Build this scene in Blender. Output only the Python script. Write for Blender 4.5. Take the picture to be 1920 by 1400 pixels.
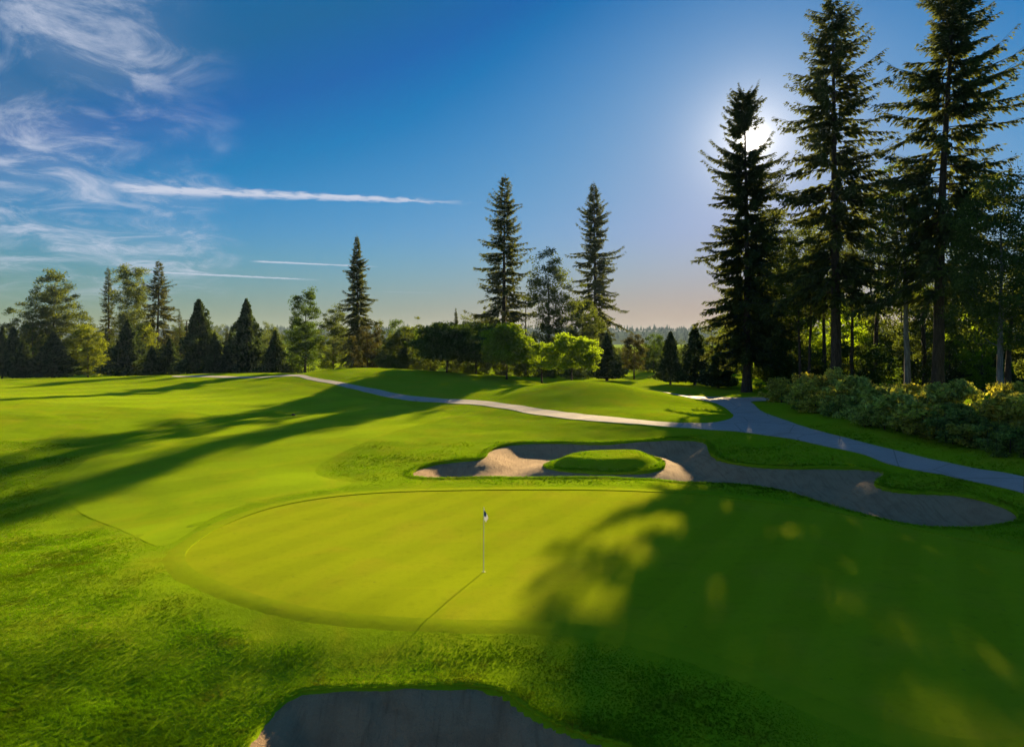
import bpy, math, random
import numpy as np
from mathutils import Vector
from mathutils.geometry import delaunay_2d_cdt

scene = bpy.context.scene
for o in list(bpy.data.objects): bpy.data.objects.remove(o)

# ------------------------------------------------------------------ camera
cam_d = bpy.data.cameras.new('camera')
cam = bpy.data.objects.new('camera', cam_d)
scene.collection.objects.link(cam)
cam.location = (0, 0, 7.8)
cam.rotation_euler = (math.radians(90), 0, 0)
cam_d.lens = 24.0; cam_d.sensor_width = 36.0
cam_d.shift_y = -60 / 1920
cam_d.clip_start = 0.1; cam_d.clip_end = 20000
scene.camera = cam

# ------------------------------------------------------------------ light
SUN_DIR = Vector((0.353, 1.0, 0.295)).normalized()
SUN_EL = math.asin(SUN_DIR.z); SUN_AZ = math.atan2(SUN_DIR.x, SUN_DIR.y)
sun_d = bpy.data.lights.new('sun', 'SUN')
sun_d.energy = 4.4; sun_d.angle = math.radians(0.53); sun_d.color = (1.0, 0.73, 0.37)
sun = bpy.data.objects.new('sun', sun_d)
scene.collection.objects.link(sun)
sun.rotation_euler = SUN_DIR.to_track_quat('Z', 'Y').to_euler()
sun.location = (20, 60, 60)

vs = scene.view_settings
scene.display_settings.display_device = 'sRGB'
vs.view_transform = 'Standard'; vs.look = 'None'; vs.exposure = 2.2; vs.gamma = 1.0
vs.use_curve_mapping = False
cy = scene.cycles
cy.use_denoising = True
cy.max_bounces = 10; cy.diffuse_bounces = 6; cy.transmission_bounces = 6; cy.transparent_max_bounces = 6; cy.volume_bounces = 0
cy.use_adaptive_sampling = True; cy.adaptive_threshold = 0.02
cy.caustics_reflective = False; cy.caustics_refractive = False
cy.sample_clamp_indirect = 4.0

# ------------------------------------------------------------------ world: sky, cirrus, contrails
world = bpy.data.worlds.new('World'); scene.world = world; world.use_nodes = True
SKY_STRENGTH = 0.05
class NT:
    """small helper to wire shader nodes"""
    def __init__(s, tree): s.t = tree; s.t.nodes.clear()
    def n(s, typ, **kw):
        nd = s.t.nodes.new(typ)
        for k, v in kw.items(): setattr(nd, k, v)
        return nd
    def put(s, sock, v):
        if hasattr(v, 'is_output'): s.t.links.new(v, sock)
        elif v is not None: sock.default_value = v
    def m(s, op, a, b=None, c=None, clamp=False):
        nd = s.n('ShaderNodeMath', operation=op, use_clamp=clamp)
        for i, v in enumerate((a, b, c)): s.put(nd.inputs[i], v)
        return nd.outputs[0]
    def v(s, op, a, b=None, scale=None):
        nd = s.n('ShaderNodeVectorMath', operation=op)
        s.put(nd.inputs[0], a); s.put(nd.inputs[1], b)
        if scale is not None: s.put(nd.inputs['Scale'], scale)
        return nd.outputs['Value'] if op in ('DOT_PRODUCT', 'LENGTH', 'DISTANCE') else nd.outputs[0]
    def mr(s, x, a, b, c=0.0, d=1.0, smooth=True):
        nd = s.n('ShaderNodeMapRange', interpolation_type='SMOOTHSTEP' if smooth else 'LINEAR')
        for i, q in enumerate((x, a, b, c, d)): s.put(nd.inputs[i], q)
        return nd.outputs[0]
    def mix(s, f, a, b, blend='MIX'):
        nd = s.n('ShaderNodeMix', data_type='RGBA', blend_type=blend)
        s.put(nd.inputs[0], f)
        for i, q in ((6, a), (7, b)):
            if isinstance(q, tuple) and len(q) == 3: q = q + (1,)
            s.put(nd.inputs[i], q)
        return nd.outputs[2]
    def xyz(s, a, b, c):
        nd = s.n('ShaderNodeCombineXYZ')
        for i, q in enumerate((a, b, c)): s.put(nd.inputs[i], q)
        return nd.outputs[0]
    def noise(s, vec, scale, detail=4, rough=.55, dist=0.0, dim='3D'):
        nd = s.n('ShaderNodeTexNoise', noise_dimensions=dim)
        s.put(nd.inputs['Vector'], vec)
        nd.inputs['Scale'].default_value = scale; nd.inputs['Detail'].default_value = detail
        nd.inputs['Roughness'].default_value = rough; nd.inputs['Distortion'].default_value = dist
        return nd.outputs[0]

def build_world():
    g = NT(world.node_tree)
    sky = g.n('ShaderNodeTexSky', sky_type='NISHITA')
    sky.sun_disc = False; sky.sun_elevation = SUN_EL; sky.sun_rotation = SUN_AZ
    sky.altitude = 50; sky.air_density = 1.0; sky.dust_density = 0.2; sky.ozone_density = 4.0
    d = g.v('NORMALIZE', g.n('ShaderNodeTexCoord').outputs['Generated'])
    sp = g.n('ShaderNodeSeparateXYZ'); g.put(sp.inputs[0], d)
    x, y, z = sp.outputs
    zz = g.m('MAXIMUM', z, 0.015)
    u, w = g.m('DIVIDE', x, zz), g.m('DIVIDE', y, zz)
    p = g.xyz(u, w, 0.0)                                  # point on a high flat cloud layer
    up = g.mr(z, 0.03, 0.09)
    z2 = g.m('ADD', zz, .16); u2, w2_ = g.m('DIVIDE', x, z2), g.m('DIVIDE', y, z2)
    q = g.xyz(g.m('ADD', g.m('MULTIPLY', u2, 0.8), g.m('MULTIPLY', w2_, 0.35)), g.m('SUBTRACT', g.m('MULTIPLY', w2_, .9), g.m('MULTIPLY', u2, .35)), 0.0)
    # cirrus veil lies west of a line across the layer
    west = g.m('ADD', u, g.m('MULTIPLY', w, 0.41))
    edge = g.m('ADD', west, g.m('MULTIPLY', g.m('SUBTRACT', g.noise(q, 1.6, 4), .5), 1.6))
    reg = g.mr(edge, 0.12, -0.55)
    n1 = g.noise(g.v('MULTIPLY', q, (1.0, 0.85, 1)), 4.2, 10, .68, .8)
    n2 = g.noise(g.v('MULTIPLY', q, (1.0, .7, 1)), 1.7, 4, .5, 0.6)
    cir = g.m('MULTIPLY', g.mr(n1, 0.42, 0.70), g.mr(n2, 0.30, 0.56))
    veil = g.m('MULTIPLY', g.mr(n2, 0.3, 0.8), 0.28)
    c = g.m('MULTIPLY', g.m('MULTIPLY', g.m('ADD', cir, veil), reg), .62)
    n3 = g.noise(p, 9.0, 6, .6, .4)
    def trail(p1, p2, w1, w2, a, fade=0.12):
        P1, P2 = Vector(p1 + (0,)), Vector(p2 + (0,)); L = (P2 - P1).length; D = (P2 - P1) / L
        N = Vector((-D.y, D.x, 0))
        r = g.v('SUBTRACT', p, tuple(P1))
        t = g.m('DIVIDE', g.v('DOT_PRODUCT', r, tuple(D)), L)
        s = g.m('ADD', g.v('DOT_PRODUCT', r, tuple(N)), g.m('MULTIPLY', g.m('SUBTRACT', n3, .5), (w1 + w2) * .9))
        hw = g.m('MAXIMUM', g.m('ADD', g.m('MULTIPLY', t, w2 - w1), w1), min(w1, w2) * .5)
        k = g.mr(g.m('DIVIDE', g.m('ABSOLUTE', s), hw), 1.0, 0.1)
        k = g.m('MULTIPLY', k, g.mr(t, 0, fade))
        k = g.m('MULTIPLY', k, g.mr(t, 1, 1 - 2 * fade))
        k = g.m('MULTIPLY', k, g.mr(n3, .25, .55, .55, 1))
        return g.m('MULTIPLY', k, a)
    for tr in TRAILS: c = g.m('MAXIMUM', c, trail(*tr))
    c = g.m('MULTIPLY', c, up, clamp=True)
    # the photograph's deep, even evening blue: strong film-like roll-off of each channel
    sc = g.n('ShaderNodeSeparateXYZ'); g.put(sc.inputs[0], sky.outputs[0])
    ch = []
    for i, (top, foot, k) in enumerate(SKY_ROLL):
        e = g.m('POWER', 2.71828, g.m('DIVIDE', g.m('SUBTRACT', sc.outputs[i], foot), -k))
        ch.append(g.m('MULTIPLY', g.m('MAXIMUM', g.m('SUBTRACT', 1.0, e), SKY_FLOOR[i]), top))
    ch[2] = g.m('MULTIPLY', ch[2], g.mr(z, .0, .17, .37, 1.0)); ch[1] = g.m('MULTIPLY', ch[1], g.mr(z, .0, .13, .75, 1.0))
    skyc = g.xyz(*ch)
    # bright aureole of the sun seen through the thin evening air
    ca = g.v('DOT_PRODUCT', d, tuple(SUN_DIR))
    ang = g.m('ARCCOSINE', g.m('MINIMUM', ca, 0.999999))
    disc = g.m('MULTIPLY', g.m('POWER', 2.718, g.m('MULTIPLY', g.m('POWER', g.m('DIVIDE', ang, 0.0118), 2.0), -1.0)), AUREOLE[0])
    halo = g.m('MULTIPLY', g.m('POWER', 2.718, g.m('DIVIDE', ang, -0.040)), AUREOLE[1])
    glow = g.mix(1.0, (1.0, .88, .70), g.xyz(*(g.m('ADD', disc, halo),) * 3), 'MULTIPLY')
    lit = g.mix(c, skyc, CLOUD_COL)
    tot = g.mix(1.0, lit, glow, 'ADD')
    bg = g.n('ShaderNodeBackground'); g.put(bg.inputs[0], tot); bg.inputs[1].default_value = SKY_STRENGTH
    out = g.n('ShaderNodeOutputWorld'); g.put(out.inputs[0], bg.outputs[0])
SKY_ROLL = ((2.28, 1.85, 6.4), (1.85, 2.05, 2.4), (2.8, 3.2, 1.9)); SKY_FLOOR = (.012, .3, .52); CLOUD_COL = (2.6, 2.8, 3.4); AUREOLE = (32.0, 5.0)
TRAILS = [((-2.75, 4.43), (-0.22, 4.95), .30, .05, .95), ((-2.75, 4.43), (-1.9, 4.6), .36, .28, .6, .3), ((-3.9, 4.1), (-2.8, 4.55), .24, .2, .6, .3),
          ((-5.6, 9.6), (-3.05, 11.2), .30, .16, .8), ((-3.3, 8.5), (-1.72, 9.2), .16, .09, .8), ((-7.4, 8.2), (-4.4, 8.4), .5, .4, .5, .3), ((-2.8, 13.7), (-1.2, 14.2), .22, .15, .3, .3)]
build_world()
# terrain survey points (x, y, height in metres)
SURVEY = [
  (-0.96,23.1,0), (-2.37,18.95,0.03), (-1.62,34.5,0.2), (-11.63,24.4,-0.02), (12.49,21.6,0.04), (6.88,16.3,0.03), (9.08,34.2,0.32), (-9,32,0.05),
  (4.56,24.3,0.02), (0,37.2,0.24), (9.15,36.6,0.14), (-10.58,37.6,0.02), (-5.86,39.5,0.09), (-1.91,44.5,0.33), (5.5,50.3,0.49), (14.11,48.8,0.71),
  (16.31,42.6,0.81), (19.23,36.2,0.31), (17.47,28.3,-0.16), (23.16,31.2,0), (17.77,24.2,0.05), (15.09,32.2,0), (21.98,40.2,0.58), (-2.27,18.15,-0.07),
  (-2.12,17,-0.17), (-3.29,16.2,-0.36), (-0.76,16.25,-0.35), (2.48,16.7,-0.29), (2.11,14.2,-0.41), (5.02,14.6,-0.07), (4.68,13.6,-0.27), (8.73,13.3,0.01),
  (-5.61,15.6,-0.61), (-8.4,16.3,-0.6), (-12.9,17.2,-0.4), (-10.73,14.3,-0.69), (-7.29,18.3,-0.21), (-15.82,21.1,-0.19), (-14.11,22.3,-0.13), (-12.58,24.4,-0.02),
  (-20.69,30.8,-0.86), (-25.95,34.6,-0.85), (-22.15,37.3,-0.65), (-15.54,32.6,-0.35), (-33.96,34.5,-0.83), (-15.54,39,-0.12), (-33.75,45,0.07), (-18.69,52,0.49),
  (-29.91,58,0.55), (-46.5,62,1.6), (-34.03,66,1.2), (-63.75,60,1.71), (-22.1,69,0.68), (-13.12,70,0.8), (-60,80,1.55), (-37.62,86,1.22),
  (-78.75,105,1.89), (-65.31,110,1.96), (-50.75,116,2.36), (-41.25,120,2.27), (-119.77,105,1.89), (-10.16,50,0.38), (-11.81,42,-0.08), (-26.25,105,3.62),
  (-18.75,100,3.66), (-11.88,95,2.9), (-34.38,110,2.47), (-22,88,2.37), (-13.32,77.5,1.5), (-3.3,70.5,1.52), (1.95,62.5,1.5), (8.25,55.6,1.5),
  (13.68,51.5,1.48), (6.56,73,3.64), (2.22,71,2.75), (12.2,71,3.03), (16.24,63,1.65), (5.57,62,1.7), (-1.71,73,1.98), (18.05,55,1.57),
  (21.16,63,1.65), (20.19,76,1.62), (29.48,74,1.61), (29.22,85,1.49), (19.69,105,1.4), (-0.75,96,2.25), (21.09,50,1.55), (21.78,41,1.23),
  (24.75,33,0.79), (26.03,98,1.52), (6.5,88,1.6), (12,88,1.5), (-30,125,1.8), (-15,125,1.6), (0,130,1.2), (25,130,1.4),
  (27,44,2), (25,50,2), (30,36,1.9), (36,50,2.6), (33,62,2.4), (28,66,1.9), (45,40,2.4), (50,80,2.2),
  (40,100,1.6), (24,26,0.5), (22,16,0.1), (30,5,-0.2), (0,9,-0.9), (-12,9,-0.9), (10,8,-0.8), (0,-15,-1.2),
  (-30,-15,-1.2), (30,-15,-0.8), (-40,10,-1.2), (-60,30,-0.8), (-70,60,0.8), (60,20,0.8), (0,180,1), (-100,152,-0.6),
  (-130,150,-0.6), (-80,134,0.5), (-105,130,0.4), (-48,152,-0.2), (-90,180,-0.4), (-120,190,-0.4), (100,150,1.5), (-62,152,-0.5),
  (-60,185,0), (60,170,1.2), (-150,100,1.5), (150,100,1.5), (-120,20,0), (120,20,1), (0,300,0.5), (-250,300,0.5),
  (250,300,0.5), (-300,50,0.5), (300,50,0.5), (0,-120,-1), (-200,-100,-1), (200,-100,-1),
]
MAIN_BUNKER = [
  (-5.99,39.95), (-5.76,41.45), (-5.14,42.45), (-3.73,43.35), (-2.05,43.65), (-1.71,45.5), (-1.55,47.2), (0,49.55), (3.52,50), (6.54,49.25),
  (9.25,49.35), (11.71,49.15), (13.77,48.7), (13.27,45.65), (13,42.9), (14.01,40.75), (15.78,39.6), (19.6,39.2), (21.12,38.9), (21.1,38.15),
  (19.72,36.85), (18.91,35.8), (19.14,35), (20.57,34.65), (22.25,33.9), (22.92,32.6), (23.18,31.4), (22.72,30.35), (21.24,29.55), (19.16,29.2),
  (17.66,29.35), (16.31,30.7), (15.19,32.4), (14.12,34.75), (12.43,36.15), (9.25,37), (8.23,37.6), (5.66,38.15), (1.19,38.15), (-1.79,38.25),
  (-3.58,38.2), (-5.77,38.85),
]
ISLAND = [
  (1.89,41.65), (2.54,43.3), (4.04,44.95), (6.08,45.75), (8.42,45.85), (9.47,44.9), (9.61,43), (9.02,41.25), (7.85,40.2), (5.91,39.8),
  (4.06,40), (2.69,40.5),
]
FRONT_BUNKER = [
  (-5.62,14.25), (-5.62,14.75), (-5.59,15.3), (-5.45,15.85), (-5.08,16.25), (-4.44,16.25), (-3.42,16.2), (-2.03,16.2), (-1.14,16.25), (-0.44,16.15),
  (0.06,15.8), (0.36,15.2), (0.92,14.75), (1.78,14.2), (2.57,13.7), (3.6,12.6), (2.2,11.2), (-1,10.4), (-4.2,11.2), (-6.2,13.2),
]
GREEN = [
  (-11.72,24.4), (-12.21,25.7), (-12.36,27.05), (-12.36,29.3), (-11.48,31.95), (-9.48,33.7), (-6.51,34.7), (-2.99,34.85), (1.09,34.75), (5.12,34.5),
  (8.89,33.45), (12.33,32.2), (15.38,30.75), (17.47,28.3), (18.54,25.25), (18.99,22.3), (18.31,19.7), (15.67,16.85), (12.52,14.7), (9.8,13.35),
  (8.73,13.3), (7.87,13.8), (7.02,14.5), (6.3,15.5), (5.65,16.45), (4.65,17.5), (3.47,18.5), (2.09,19.1), (0.6,19.3), (-1.64,19.1),
  (-3.62,19.3), (-5.58,19.85), (-7.46,20.75), (-9.26,21.95), (-10.76,23.15),
]
FAIRWAY = [
  (-26.6,40.05), (-24.25,36.95), (-21.64,34.2), (-18.37,31.35), (-13.25,25.9), (-13.5,28.1), (-13.48,31.95), (-11.93,34.7), (-9.13,36.5), (-7.59,37.35),
  (-10.95,38.95), (-11.89,40.6), (-12.33,43.85), (-10.86,49.65), (-8.87,56.75), (-5.48,63.8), (-9.93,70.6), (-15.32,75.4), (-20.15,80.6), (-27.75,88.8),
  (-35.85,95.6), (-53.58,96.6), (-78.91,91), (-66.77,77), (-39.78,67), (-28.44,65), (-29.64,55.8), (-28.46,46.7),
]
PATH = [
  (-33.01,101.8), (-27.23,94.2), (-22.25,89), (-16.98,83.6), (-12.28,78.6), (-7.64,75.2), (-3.96,72.4), (-0.52,66.8), (2.93,62.4), (6.4,58.5),
  (10.19,54.35), (13.46,52.2), (15.81,52.55), (17.38,54.25), (18.31,56.35), (19.28,60.2), (19.93,65.4), (19.4,69.5), (16,74.5), (10,79.5),
  (4,83), (5,85.5), (11,82.5), (17,78.2), (23,78), (27.74,77.2), (31.14,75.2), (29.56,71.4), (24.93,70.6), (22.5,62.6),
  (21.42,55.95), (21.31,48.7), (22.09,42.85), (23.96,40.35), (24.99,37.2), (25.78,33), (27.6,27.5), (30.5,20), (35,9), (39,-6),
  (36,-7), (31.5,8.5), (27.3,19), (25.6,26.5), (24.69,31.6), (23.85,34.3), (23.18,37.55), (21.75,40.35), (19.73,42.8), (18.83,46.35),
  (17.12,49.8), (13.55,51), (9.92,52.9), (6.12,55.95), (1.9,60.8), (-1.02,65), (-4.38,70), (-7.98,73), (-12.44,75.8), (-17.09,81),
  (-22.43,87), (-27.49,92.6), (-32.42,98.8), (-42,104.2), (-54,108.5), (-54,110.8), (-42,107.2),
]
# name, kind, x, y, height, crown radius, options, label, group
TREES = [
 ('fir_tree','fir',29.22,85.00,37.5,4.38,dict(clear=.13,seed=11,lit=1,pw=.42,wide=1.05,dens=2.0),'tall ragged fir with the low sun shining through its top','tall firs'),
 ('fir_tree','fir',33.14,70.00,41.5,5.36,dict(clear=.26,seed=12,pw=.58,wide=1.15,dens=1.25),'very tall fir with long drooping open boughs rising from the shrubs','tall firs'),
 ('fir_tree','fir',37.36,60.00,38.1,5.25,dict(clear=.27,seed=13,dens=1.35,pw=.55,wide=1.15),'tallest dense fir behind the leafy shrub bank','tall firs'),
 ('fir_tree','fir',-1.62,130.00,38.1,5.08,dict(clear=.12,seed=14,dens=1.15,pw=.6,wide=1.05),'tall thin fir with gaps between its boughs beside an airy broadleaf tree','tall firs'),
 ('fir_tree','fir',20.24,165.00,45.1,5.93,dict(clear=.13,seed=15,dens=1.5,pw=.7,wide=1.05),'tall full fir with bare lower trunk behind the bright maples','tall firs'),
 ('fir_tree','fir',-30.59,135.00,27.8,3.69,dict(clear=.05,seed=16,dens=1.5,droop=.55,wide=1.15),'pointed drooping fir behind the grass mound','tall firs'),
 ('fir_tree','fir',-98.41,190.00,30.6,5.34,dict(clear=.2,seed=17,dens=1.1,wide=1.2,col='olive'),'olive tinted fir with level boughs beside the fan-shaped tree','firs behind the hedge trees'),
 ('fir_tree','fir',-118.28,200.00,29.9,3.75,dict(clear=.1,seed=18,dens=.9),'thin dark fir on the other side of the fan-shaped tree','firs behind the hedge trees'),
 ('fir_tree','fir',-12.30,150.00,14.6,1.29,dict(clear=.1,seed=19,dens=1.3),'small spire-shaped fir poking up behind the round green trees','firs behind the hedge trees'),
 ('fir_tree','fir',-83.58,172.00,16.1,2.15,dict(clear=.2,seed=20,dens=.5),'small sparse half-bare fir beside the utility pole','firs behind the hedge trees'),
 ('fir_tree','fir',-76.07,182.00,12.0,1.28,dict(clear=.1,seed=21,dens=1.2),'tiny dark fir tip between two pointed cedars','firs behind the hedge trees'),
 ('broadleaf_tree','broad',-124.97,186.00,28.6,9.30,dict(zlow=.22,seed=31,ncl=300,shape='cone',col='olive'),'big ragged olive green tree rising above the dark cedars',None),
 ('broadleaf_tree','broad',-126.28,180.00,18.5,3.66,dict(zlow=.2,seed=32,ncl=110,col='mid'),'rounded blue-green tree leaning on the big olive tree',None),
 ('broadleaf_tree','broad',-98.13,158.00,12.4,4.44,dict(zlow=.08,seed=33,ncl=170,col='lime'),'sunlit yellow-green bushy tree between two dark cedars',None),
 ('broadleaf_tree','broad',-108.22,194.00,30.1,6.67,dict(zlow=.25,seed=34,ncl=170,shape='fan',col='olive'),'fan-shaped open tree with steep bare limbs showing',None),
 ('broadleaf_tree','broad',-97.83,182.00,13.6,4.27,dict(zlow=.2,seed=35,ncl=100,col='lime'),'yellowish low tree under the fan-shaped tree',None),
 ('broadleaf_tree','broad',-45.47,150.00,20.4,4.45,dict(zlow=.05,seed=36,ncl=200,shape='oval',col='mid'),'tall upright poplar-like tree with lit right flank',None),
 ('broadleaf_tree','broad',-37.95,145.00,15.5,3.62,dict(zlow=.12,seed=37,ncl=160,col='dark'),'dark rounded tree at the foot of the drooping fir',None),
 ('broadleaf_tree','broad',-26.58,126.00,9.3,3.15,dict(zlow=.12,seed=38,ncl=120,col='brown'),'brownish low spreading pine at the foot of the drooping fir',None),
 ('broadleaf_tree','broad',-19.53,125.00,8.8,4.30,dict(zlow=.05,seed=39,ncl=190,col='dark'),'dark green bushy tree at the end of the grass mound',None),
 ('broadleaf_tree','broad',-18.30,142.00,12.9,3.33,dict(zlow=.35,seed=40,ncl=45,shape='flat',col='olive'),'layered flat-topped tree showing above the dark bushy tree',None),
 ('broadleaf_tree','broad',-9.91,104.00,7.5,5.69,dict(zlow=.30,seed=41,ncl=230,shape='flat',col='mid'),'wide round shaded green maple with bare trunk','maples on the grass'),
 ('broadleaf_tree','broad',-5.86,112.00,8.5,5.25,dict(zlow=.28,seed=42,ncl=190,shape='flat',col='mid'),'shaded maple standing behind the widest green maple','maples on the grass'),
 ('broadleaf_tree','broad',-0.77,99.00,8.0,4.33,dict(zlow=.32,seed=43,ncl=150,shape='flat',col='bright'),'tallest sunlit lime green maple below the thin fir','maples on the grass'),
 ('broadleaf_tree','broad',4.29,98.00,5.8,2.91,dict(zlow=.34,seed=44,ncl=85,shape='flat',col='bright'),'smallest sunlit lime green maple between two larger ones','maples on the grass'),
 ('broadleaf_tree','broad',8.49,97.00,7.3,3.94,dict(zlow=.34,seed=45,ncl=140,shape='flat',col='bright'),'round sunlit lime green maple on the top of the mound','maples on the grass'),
 ('broadleaf_tree','broad',6.89,126.00,24.4,4.92,dict(zlow=.22,seed=46,ncl=190,shape='oval',col='dark',per=75),'airy tall broadleaf tree with sky showing between two firs',None),
 ('broadleaf_tree','broad',14.23,138.00,15.3,4.31,dict(zlow=.1,seed=47,ncl=170,col='dark'),'dark full tree filling the gap below the airy tree',None),
 ('broadleaf_tree','broad',2.62,134.00,19.3,1.88,dict(zlow=.2,seed=48,ncl=24,shape='oval',col='olive',per=26),'slim sparse young tree leaning by the thin fir',None),
 ('broadleaf_tree','broad',20.57,115.00,7.8,2.52,dict(zlow=.24,seed=49,ncl=120,col='brown'),'dull purple-brown round tree beside the smooth dark cedar',None),
 ('broadleaf_tree','broad',29.09,140.00,8.4,3.28,dict(zlow=.1,seed=50,ncl=120,col='mid'),'grey-green tree behind the purple-brown tree',None),
 ('broadleaf_tree','broad',35.74,122.00,10.7,2.67,dict(zlow=.15,seed=51,ncl=120,shape='oval',col='olive'),'light olive tree peeping from behind the ragged fir',None),
 ('broadleaf_tree','broad',35.46,93.00,24.7,3.78,dict(zlow=.05,seed=52,ncl=340,shape='oval',col='dark'),'dark dense columnar tree growing against the ragged fir',None),
 ('broadleaf_tree','broad',32.54,76.00,19.7,3.56,dict(zlow=.46,leaf=.2,seed=53,ncl=170,shape='oval',col='olive',stems=2),'twin-stemmed slender tree between the two tall firs',None),
 ('broadleaf_tree','broad',45.69,86.00,25.7,4.70,dict(zlow=.46,leaf=.2,seed=54,ncl=110,shape='oval',col='olive'),'backlit leafy tree with thin dark trunk in the wood',None),
 ('broadleaf_tree','broad',35.99,62.00,21.8,3.10,dict(zlow=.42,leaf=.2,seed=55,ncl=85,shape='oval',col='mid',bark='pale',lean=-.03),'birch-like tree with pale slender leaning trunk',None),
 ('broadleaf_tree','broad',34.35,48.00,16.9,4.20,dict(zlow=.30,leaf=.2,seed=56,ncl=230,shape='oval',col='dark',bark='pale'),'big dark leafy tree with stout bare trunk above the shrubs',None),
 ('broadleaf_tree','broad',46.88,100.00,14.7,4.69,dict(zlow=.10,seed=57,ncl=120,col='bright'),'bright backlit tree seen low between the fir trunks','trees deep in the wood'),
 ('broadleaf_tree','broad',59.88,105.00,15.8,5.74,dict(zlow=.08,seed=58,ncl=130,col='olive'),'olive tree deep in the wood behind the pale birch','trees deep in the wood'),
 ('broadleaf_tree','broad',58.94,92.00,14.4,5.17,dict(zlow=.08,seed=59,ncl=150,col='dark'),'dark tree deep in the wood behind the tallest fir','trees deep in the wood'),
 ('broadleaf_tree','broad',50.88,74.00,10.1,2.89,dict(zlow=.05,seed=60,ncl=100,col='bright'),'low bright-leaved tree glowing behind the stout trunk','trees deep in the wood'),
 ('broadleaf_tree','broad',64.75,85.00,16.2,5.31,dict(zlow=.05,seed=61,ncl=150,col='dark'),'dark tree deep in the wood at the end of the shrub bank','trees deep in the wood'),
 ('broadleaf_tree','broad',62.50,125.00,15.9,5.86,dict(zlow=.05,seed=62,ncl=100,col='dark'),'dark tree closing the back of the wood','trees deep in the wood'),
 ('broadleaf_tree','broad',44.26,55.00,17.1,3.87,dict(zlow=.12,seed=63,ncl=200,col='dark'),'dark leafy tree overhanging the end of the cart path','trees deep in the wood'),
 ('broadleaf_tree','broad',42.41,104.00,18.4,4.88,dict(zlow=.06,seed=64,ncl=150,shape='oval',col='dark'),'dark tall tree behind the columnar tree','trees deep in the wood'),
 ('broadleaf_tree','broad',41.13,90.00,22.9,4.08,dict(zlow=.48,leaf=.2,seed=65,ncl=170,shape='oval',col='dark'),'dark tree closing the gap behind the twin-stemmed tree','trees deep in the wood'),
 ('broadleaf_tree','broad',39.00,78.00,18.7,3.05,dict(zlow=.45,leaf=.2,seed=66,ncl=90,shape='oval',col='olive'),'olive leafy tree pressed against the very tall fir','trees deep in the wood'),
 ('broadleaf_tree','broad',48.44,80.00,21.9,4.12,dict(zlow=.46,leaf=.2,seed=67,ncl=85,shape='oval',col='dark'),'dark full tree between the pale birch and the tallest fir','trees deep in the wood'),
 ('broadleaf_tree','broad',73.91,110.00,17.1,7.73,dict(zlow=.03,seed=68,ncl=200,col='dark'),'broad dark tree far back in the wood','trees deep in the wood'),
 ('broadleaf_tree','broad',41.48,118.00,17.3,5.53,dict(zlow=.03,seed=69,ncl=130,col='dark'),'dark tree standing behind the ragged fir','trees deep in the wood'),
 ('broadleaf_tree','broad',36.33,50.00,19.6,1.95,dict(zlow=.35,seed=70,ncl=40,shape='fan',col='dark',per=4),'leafless tree with bare forked branches above the dark leafy tree',None),
]
# x, y, height, radius, form, label
CEDARS = [
 (-116.51,156.00,12.2,2.24,0,'slim dark cedar at the open end of the hedge row'),
 (-112.61,154.00,11.9,2.35,1,'narrow pointed cedar second in the hedge row'),
 (-107.34,150.00,8.4,2.96,2,'squat dark cedar in front of the pointed pair'),
 (-102.12,152.00,10.8,5.19,3,'broad blunt black-green cedar next to the sunlit bushy tree'),
 (-86.62,154.00,13.4,4.70,0,'broad dark cedar below the fan-shaped tree'),
 (-80.16,152.00,7.3,2.05,1,'small cedar tucked against the broad cedar'),
 (-77.62,155.00,9.1,2.92,2,'low dark cedar beside the utility pole'),
 (-69.71,152.00,17.8,4.37,1,'tall spire-topped cedar near the utility pole'),
 (-64.95,149.00,10.3,2.68,3,'short cedar leaning on the spire-topped cedar'),
 (-59.53,153.00,17.9,4.95,2,'tall pointed cedar with ragged outline'),
 (-51.68,149.00,10.5,3.48,0,'short broad cedar at the end of the row near the path'),
 (-65.17,158.00,11.2,2.27,3,'small cedar behind the tall ragged cedar'),
 (15.30,110.00,7.9,2.77,3,'smooth dark cedar under the full fir'),
 (23.44,101.00,7.9,2.09,1,'pointed olive-lit cedar on the back lawn'),
 (26.26,98.00,8.6,2.47,2,'largest pointed cedar on the back lawn'),
 (27.82,92.00,6.1,2.23,0,'short conical cedar beside the ragged fir'),
]
# ------------------------------------------------------------------ helpers
COL = scene.collection
def tag(o, label=None, cat=None, group=None, kind=None):
    for k, v in (('label', label), ('category', cat), ('group', group), ('kind', kind)):
        if v: o[k] = v
    return o
def mesh_from(name, V, faces_idx, starts, totals, mat, smooth=False):
    me = bpy.data.meshes.new(name)
    V = np.ascontiguousarray(V, dtype=np.float32)
    me.vertices.add(len(V)); me.vertices.foreach_set('co', V.ravel())
    fi = np.ascontiguousarray(faces_idx, dtype=np.int32)
    me.loops.add(len(fi)); me.loops.foreach_set('vertex_index', fi)
    me.polygons.add(len(starts))
    me.polygons.foreach_set('loop_start', np.ascontiguousarray(starts, dtype=np.int32))
    if smooth: me.polygons.foreach_set('use_smooth', np.ones(len(starts), dtype=bool))
    me.update(calc_edges=True); me.validate()
    if mat: me.materials.append(mat)
    return me
def mesh_poly(name, V, F, mat, smooth=False):
    """F: (n,k) array of faces that all have k corners"""
    F = np.asarray(F); k = F.shape[1]
    return mesh_from(name, V, F.ravel(), np.arange(len(F)) * k, None, mat, smooth)
def quads(name, V, mat): return mesh_poly(name, V, np.arange(len(V)).reshape(-1, 4), mat)
def link(name, me, parent=None, loc=None):
    o = bpy.data.objects.new(name, me); COL.objects.link(o)
    if parent: o.parent = parent
    if loc is not None: o.location = loc
    return o
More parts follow.
